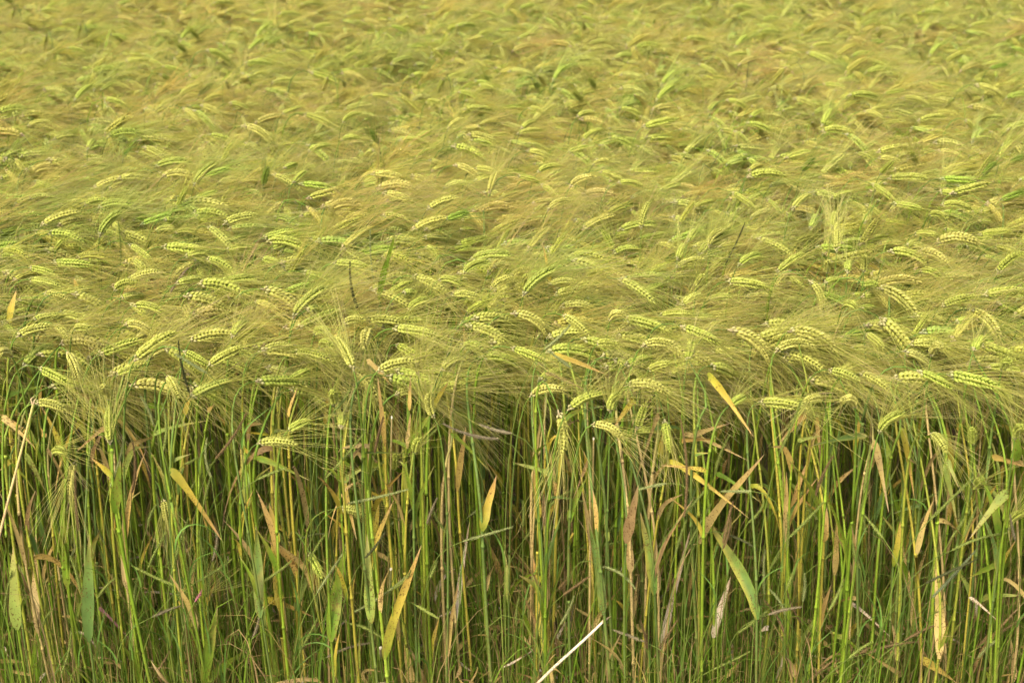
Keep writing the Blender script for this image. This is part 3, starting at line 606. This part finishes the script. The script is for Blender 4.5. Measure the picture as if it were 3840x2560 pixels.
# slim plants filling the front rows up to 300
k = 0
while NB[0] < 300:
    rg = random.Random(4000+k); k += 1
    x = rg.uniform(-.95, .95); y = rg.uniform(2.26, 2.5)
    h = rg.uniform(.60, .77); az = rg.gauss(0, .5); pt = rg.gauss(-.2, .4)
    B = arr(x, y+rg.uniform(-.03, .26), h); ed = arr(math.cos(az)*math.cos(pt), math.sin(az)*math.cos(pt), math.sin(pt))*rg.uniform(.07, .09)
    X_, Y_ = project(B+ed*.5)
    ci = rg.choice([0, 1, 2, 4, 5, 1])
    lab = uniq(('green', 'bright green', 'yellow-green', '', 'yellow', 'straw-coloured')[ci] + ' stem, ear ' + aim(ed[0], -ed[2]), X_, Y_)
    barley('barley ' + lab, B, B+ed, rg, rg.choice([None, 'p', 'y', 'g']), nleaf=3, stemc=ci)

# ---------------------------------------------------------------- weed grasses: culm, spike, leaf
SC = {'g': arr(.26, .32, .07), 'w': arr(.30, .34, .12), 'v': arr(.27, .23, .13), 'r': arr(.24, .17, .07), 'd': arr(.10, .11, .04), 'b': arr(.22, .27, .13), 'p': arr(.36, .28, .17), 'k': arr(.45, .18, .19)}
SN = {'g': 'green', 'w': 'pale grey-green', 'v': 'purplish', 'r': 'brown', 'd': 'dark', 'b': 'bluish', 'p': 'pinkish', 'k': 'pink'}
def spike_geom(b, P, r, col, rg):
    """narrow furry spike: a tapered core covered in overlapping scales"""
    P = np.asarray(P); n = len(P); s = np.linspace(0, 1, n)
    rad = r*np.clip(np.minimum(.45+3*s, 1.0), 0, 1)*np.clip(1.06-s**2.5, .12, 1)
    tube(b, P, rad*.72, 5, np.outer(np.ones(n), col)*.8, SPIKE)
    T = rowsnorm(np.gradient(P, axis=0)); A = rowsnorm(np.cross(T, arr(.3, -.9, .3))); B = np.cross(T, A)
    Lp = np.linalg.norm(np.diff(P, axis=0), axis=1).sum(); m = int(Lp/.0019*2.6)
    for q in range(m):
        t = (q+.5)/m*(n-1); i = min(int(t), n-2); f = t-i
        p = P[i]*(1-f)+P[i+1]*f; th = q*2.4 + rg.gauss(0, .2); ra = rad[i]*(1-f)+rad[i+1]*f
        o = A[i]*math.cos(th)+B[i]*math.sin(th)
        D = norm(T[i]+o*.38); sc = .0042*rg.uniform(.8, 1.25); c = col*rg.uniform(.75, 1.4)
        tube(b, [p+o*ra*.5, p+o*ra*.7+D*sc*.45, p+o*ra*.7+D*sc], [.0003, .00062, .00008], 3, c, SPIKE)
def weed(label, B, T, col, rg, group='weed grasses among the barley', r=None):
    v = T-B; e0 = norm(v)
    G = arr(B[0]-v[0]*.9+rg.gauss(0, .02), max(B[1]+rg.uniform(-.02, .05), 2.1), 0)
    q = thing('grass_plant', label, 'weed grass', Vector(G), group)
    up_ = arr(0, 0, max(B[2], .05))
    P2 = B - e0*min(.12, B[2]*.6+.03); P2[2] = max(P2[2], .01)
    C1 = bez(G, G+up_*.5+arr(0, 0, 0), P2, B, 14) - G
    cb = Buf(); tube(cb, C1, np.linspace(.0011, .0007, 14), 5, arr(.20, .27, .05)*rg.uniform(.7, 1.2), GRASS); link('culm', cb.mesh('culm'), q)
    mid = B + v*.5 + arr(0, 0, -1)*np.linalg.norm(v)*.0 + np.cross(e0, FW)*rg.gauss(0, .05)*np.linalg.norm(v)
    SP = bez(B, B+v*.33+(mid-B-v*.5), B+v*.66+(mid-B-v*.5), T, 14) - G
    sb = Buf(); spike_geom(sb, SP, r or rg.uniform(.0021, .0031), col, rg); link('spike', sb.mesh('spike'), q)
    lb = Buf(); i = rg.randint(4, 9); az = rg.uniform(0, 6.28)
    ribbon(lb, leaf_path(C1[i], az, rg.uniform(.08, .16), rg.uniform(.4, 1), rg.uniform(0, .6), 8), np.linspace(.004, .0004, 8), norm(arr(rg.gauss(0, .6), -1, .3)), arr(.13, .24, .04)*rg.uniform(.8, 1.3), GRASS, twist=rg.uniform(-1, 1))
    link('leaf', lb.mesh('leaf'), q)
for (x0, y0, x1, y1, opt, note) in table(SPIKE_T):
    rg = random.Random(int(x0*3+y0*17)); code = opt[0]
    d = 2.15 + rg.uniform(-.03, .03)
    if y0 < 1300: d = max(2.3, at_height(x0, y0, .76)[1])
    B = at_dist(x0, y0, d); T = at_dist(x1, y1, d + rg.uniform(-.03, .03)); dep = (B-CAM) @ FW
    if np.linalg.norm(T-B) < .02: continue
    lab = uniq('grass spike, ' + (note or SN[code] + ' and ' + ('upright' if abs(x1-x0) < .5*abs(y1-y0) else 'slanting ' + ('right' if x1 > x0 else 'left'))), (x0+x1)/2, (y0+y1)/2)
    if len(lab.split()) > 16: lab = 'grass spike, ' + note
    weed(lab, B, T, SC[code], rg, r=.0011 if y0 < 1090 else None)
for k in range(95):
    rg = random.Random(6000+k); x = rg.uniform(-.9, .9); y = rg.uniform(2.12, 2.5); z = rg.uniform(.12, .5) if rg.random() < .8 else rg.uniform(.4, .62)
    B = arr(x, y, z); a_ = rg.gauss(1.25, .55); L = rg.uniform(.045, .085); T = B + arr(math.cos(a_), rg.gauss(0, .2), math.sin(a_))*L
    code = rg.choice('gggggwrvgg'); X_, Y_ = project((B+T)/2)
    lab = uniq('slender ' + SN[code] + ' grass spike ' + ('leaning right' if T[0] > B[0] else 'leaning left'), X_, Y_)
    weed(lab, B, T, SC[code]*rg.uniform(.8, 1.2), rg)

# ---------------------------------------------------------------- dead straws and cut stalks
def straw(name, label, pts, r, cols, cat, hollow=False):
    P = np.array(pts); G = P[0].copy(); o = thing(name, label, cat, Vector(G))
    b = Buf(); tube(b, bez(P[0], P[0]+(P[-1]-P[0])*.33+arr(0, 0, .007), P[0]+(P[-1]-P[0])*.66+arr(0, 0, -.003), P[-1], 12)-G, np.linspace(r, r*.8, 12), 9, np.linspace(cols[0], cols[1], 12), STEM)
    link('stalk', b.mesh('stalk'), o)
    e_ = norm(P[-1]-P[-2]); b = Buf(); q = P[-1]-G
    if hollow: tube(b, [q-e_*.001, q+e_*.004, q+e_*.004, q-e_*.006], [r*.82, r*.86, r*.6, r*.55], 9, arr(.72, .66, .48), STEM); link('cut_end', b.mesh('cut_end'), o)
    else:
        for kx in range(3): tube(b, [q-e_*.003, q+e_*.007+arr(R.gauss(0, .003), 0, R.gauss(0, .002)), q+e_*.013+arr(R.gauss(0, .005), 0, R.gauss(0, .004))], [r*.8, r*.5, .0002], 5, arr(.50, .38, .22), STEM)
        link('frayed_end', b.mesh('frayed_end'), o)
def pt(reg, x, y, d): X, Y = px(reg, x, y); return at_dist(X, Y, d)
straw('fallen_straw', 'thick cream dead stalk leaning up right at the bottom edge', [pt('K', 190, 1620, 2.10), pt('K', 500, 1320, 2.12), pt('K', 830, 1010, 2.14)], .0028, (arr(.60, .50, .30), arr(.72, .66, .50)), 'straw')
straw('fallen_straw', 'long dead straw slanting up right at the left edge', [pt('E', -40, 1640, 2.13), pt('E', 200, 780, 2.15), pt('E', 305, 280, 2.17)], .0024, (arr(.60, .40, .22), arr(.55, .50, .16)), 'straw')
straw('cut_stalk', 'short cut stalk with an open whitish top, at the bottom', [at_height(*px('J', 1140, 1560), .0) + arr(0, .02, 0), pt('J', 1145, 1245, 2.14)], .0032, (arr(.40, .40, .10), arr(.62, .58, .34)), 'cut stalk', True)
straw('cut_stalk', 'taller cut green stalk with a white top, beside a broad pale leaf', [at_height(*px('J', 1190, 1540), .0) + arr(0, .03, 0), pt('J', 1240, 525, 2.17)], .0026, (arr(.26, .33, .05), arr(.50, .50, .20)), 'cut stalk', True)
straw('cut_stalk', 'slim cut yellow stalk among front leaves', [at_height(*px('F', 1190, 1560+1270), .0) + arr(0, .02, 0), pt('F', 1248, 410, 2.2)], .0018, (arr(.40, .36, .06), arr(.55, .45, .20)), 'cut stalk', True)
straw('cut_stalk', 'straight cut stalk, yellow below and white on top, in the middle', [at_height(*px('G', 720, 1560+1270), .0) + arr(0, .02, 0), pt('G', 750, 605, 2.2)], .0018, (arr(.56, .42, .05), arr(.60, .48, .20)), 'cut stalk', True)

# ---------------------------------------------------------------- low grass and dead litter: uncountable
def blades(name, label, count, mk):
    b = Buf(); rg = random.Random(hash(label) % 1 + 55)
    for _ in range(count): mk(b, rg)
    o = bpy.data.objects.new(name, b.mesh(name)); C.objects.link(o); o['kind'] = 'stuff'; o['label'] = label; o['category'] = name.replace('_', ' ')
def g_blade(b, rg):
    x = rg.uniform(-1.6, 1.6); y = 2.12 + rg.random()**1.2*.9
    H = rg.uniform(.08, .34)*(1 if rg.random() < .7 else 1.55); az = rg.uniform(0, 6.28); ln = rg.uniform(0, .28)*H
    G = arr(x, y, 0); h = arr(math.cos(az), math.sin(az)*.6, 0)
    P = bez(G, G+arr(0, 0, H*.5), G+arr(0, 0, H*.95)+h*ln*.4, G+h*ln*1.4+arr(0, 0, H*rg.uniform(.7, 1.1)), 7)
    c = rg.choice([arr(.15, .26, .02), arr(.19, .30, .03), arr(.11, .20, .025), arr(.15, .25, .02), arr(.22, .28, .05), arr(.40, .32, .09), arr(.42, .30, .13)])*rg.uniform(.7, 1.15)
    if rg.random() < .5: tube(b, P, np.linspace(.0008, .0003, 7), 3, c, GRASS)
    else: ribbon(b, P, np.linspace(1, .08, 7)*rg.uniform(.002, .0055), norm(arr(rg.gauss(0, .7), -1, .2)), c, GRASS, twist=rg.uniform(-2, 2))
blades('grass', 'fine green grass crowding the foot of the barley', 14000, g_blade)
def l_blade(b, rg):
    x = rg.uniform(-1.6, 1.6); y = 2.1 + rg.random()*.9; z = rg.random()**1.8*.22+.01
    az = rg.uniform(0, 6.28); L = rg.uniform(.03, .11); el = rg.gauss(.2, .6)
    G = arr(x, y, z); v = arr(math.cos(az)*math.cos(el), math.sin(az)*math.cos(el)*.7, math.sin(el))*L
    m_ = arr(rg.gauss(0, .02), rg.gauss(0, .02), rg.uniform(-.01, .04))
    P = bez(G, G+v*.3+m_, G+v*.7+m_, G+v, 8); P[:, 2] = np.maximum(P[:, 2], .008)
    leaf_geom(b, P, rg.uniform(.004, .011), norm(arr(rg.gauss(0, .8), -1, .7)), rg.choice('ttpprrrw'), rg, twist=rg.uniform(-4, 4))
blades('leaf_litter', 'dead curled barley leaves and straw lying between the stem bases', 3200, l_blade)

# ---------------------------------------------------------------- the rest of the field: one object
b = Buf()
for (x0, y0, x1, y1, opt, note) in table(FAR_T):
    rg = random.Random(int(x0*7+y0*13)); tone = opt[0] if opt else None
    B = at_height(x0, y0, .80 + rg.uniform(-.01, .02)); dep = (B-CAM) @ FW
    l3 = math.hypot(x1-x0, y1-y0)/FPX*dep; L = min(.12, max(l3, .06)); T = at_len(x1, y1, B, L, near=rg.random() < .6)
    v = rg.choice([i for i in range(len(EARS)) if EARS[i][5] in TONE_V[tone]]); M = ear_matrix(B, T, v)
    tint = arr(.6, .75, .6) if tone == 'd' else arr(1, 1, 1)
    b.put(EARS[v][0], M, tint); b.put(EARS[v][1], M, tint); e0 = norm(M[:3, :3] @ EARS[v][2]); d = T-B
    stem_geom(b, stem_path(arr(B[0]-d[0]*.6, B[1]-d[1]*.3+.01, 0), B, e0, 14), rg, 3 if rg.random() < .6 else 0, k=5)
me = b.mesh('barley_field')
pts, vid, rot, scl = [], [], [], []
y = 2.74
rg = random.Random(77)
while y < 22:
    st = TILE*.96; half = 1.6 + y*.46
    nxs = int(half/st)+1
    for i in range(-nxs, nxs+1):
        pts.append((i*st + rg.uniform(-.05, .05), y + rg.uniform(-.03, .05) - (.10*abs(math.sin(i*2.3)) if y < 2.8 else 0), 0)); vid.append(rg.randrange(NEAR_N) if y < 3.7 else NEAR_N+rg.randrange(FAR_N))
        rot.append((0, 0, rg.gauss(0, .16))); scl.append((1, 1, 1 + .03*math.sin(i*.9+y*1.3)+rg.gauss(0, .012 if y > 2.8 else .03)))
    y += st
for sx in (-1, 1):                       # the edge of the field beyond both sides of the picture
    for i in range(4): pts.append((sx*(1.22+i*.4), 2.38, 0)); vid.append(i % NEAR_N); rot.append((0, 0, 0)); scl.append((1, 1, 1))
nv = len(me.vertices); npt = len(pts)
old = {}
me.vertices.add(npt)
co = np.zeros((nv+npt)*3, np.float32); me.vertices.foreach_get('co', co); co = co.reshape(-1, 3); co[nv:] = pts; me.vertices.foreach_set('co', co.ravel())
def pattr(name, typ, key, vals, w):
    at_ = me.attributes.new(name, typ, 'POINT'); a_ = np.zeros((nv+npt, w), np.float32 if typ != 'INT' else np.int32); a_[nv:] = np.array(vals).reshape(npt, w); at_.data.foreach_set(key, a_.ravel())
pattr('istile', 'INT', 'value', [1]*npt, 1); pattr('vid', 'INT', 'value', vid, 1); pattr('rot', 'FLOAT_VECTOR', 'vector', rot, 3); pattr('scl', 'FLOAT_VECTOR', 'vector', scl, 3)
me.update()
field = bpy.data.objects.new('barley_field', me); C.objects.link(field)
field['kind'] = 'stuff'; field['label'] = 'nodding yellow-green barley stretching back to the top of the photo'; field['category'] = 'barley field'
ng = bpy.data.node_groups.new('field_rows', 'GeometryNodeTree')
ng.interface.new_socket('Geometry', in_out='INPUT', socket_type='NodeSocketGeometry'); ng.interface.new_socket('Geometry', in_out='OUTPUT', socket_type='NodeSocketGeometry')
N, Lk = ng.nodes.new, ng.links.new
gi, go_ = N('NodeGroupInput'), N('NodeGroupOutput')
def nat(name, typ): q = N('GeometryNodeInputNamedAttribute'); q.data_type = typ; q.inputs['Name'].default_value = name; return q.outputs['Attribute']
cmp_ = N('FunctionNodeCompare'); cmp_.data_type = 'INT'; cmp_.operation = 'EQUAL'
Lk(nat('istile', 'INT'), cmp_.inputs[2]); cmp_.inputs[3].default_value = 1
sep = N('GeometryNodeSeparateGeometry'); Lk(gi.outputs[0], sep.inputs[0]); Lk(cmp_.outputs[0], sep.inputs['Selection'])
ci_ = N('GeometryNodeCollectionInfo'); ci_.inputs['Collection'].default_value = tile_coll; ci_.inputs['Separate Children'].default_value = True; ci_.inputs['Reset Children'].default_value = True
ip = N('GeometryNodeInstanceOnPoints'); Lk(sep.outputs[0], ip.inputs['Points']); Lk(ci_.outputs[0], ip.inputs['Instance']); ip.inputs['Pick Instance'].default_value = True
Lk(nat('vid', 'INT'), ip.inputs['Instance Index']); Lk(nat('scl', 'FLOAT_VECTOR'), ip.inputs['Scale'])
er = N('FunctionNodeEulerToRotation'); Lk(nat('rot', 'FLOAT_VECTOR'), er.inputs[0]); Lk(er.outputs[0], ip.inputs['Rotation'])
jn = N('GeometryNodeJoinGeometry'); Lk(sep.outputs[1], jn.inputs[0]); Lk(ip.outputs[0], jn.inputs[0]); Lk(jn.outputs[0], go_.inputs[0])
md = field.modifiers.new('rows', 'NODES'); md.node_group = ng
print('barley plants', NB[0], 'things', len([o for o in C.objects if o.parent is None]), 'objects', len(C.objects))
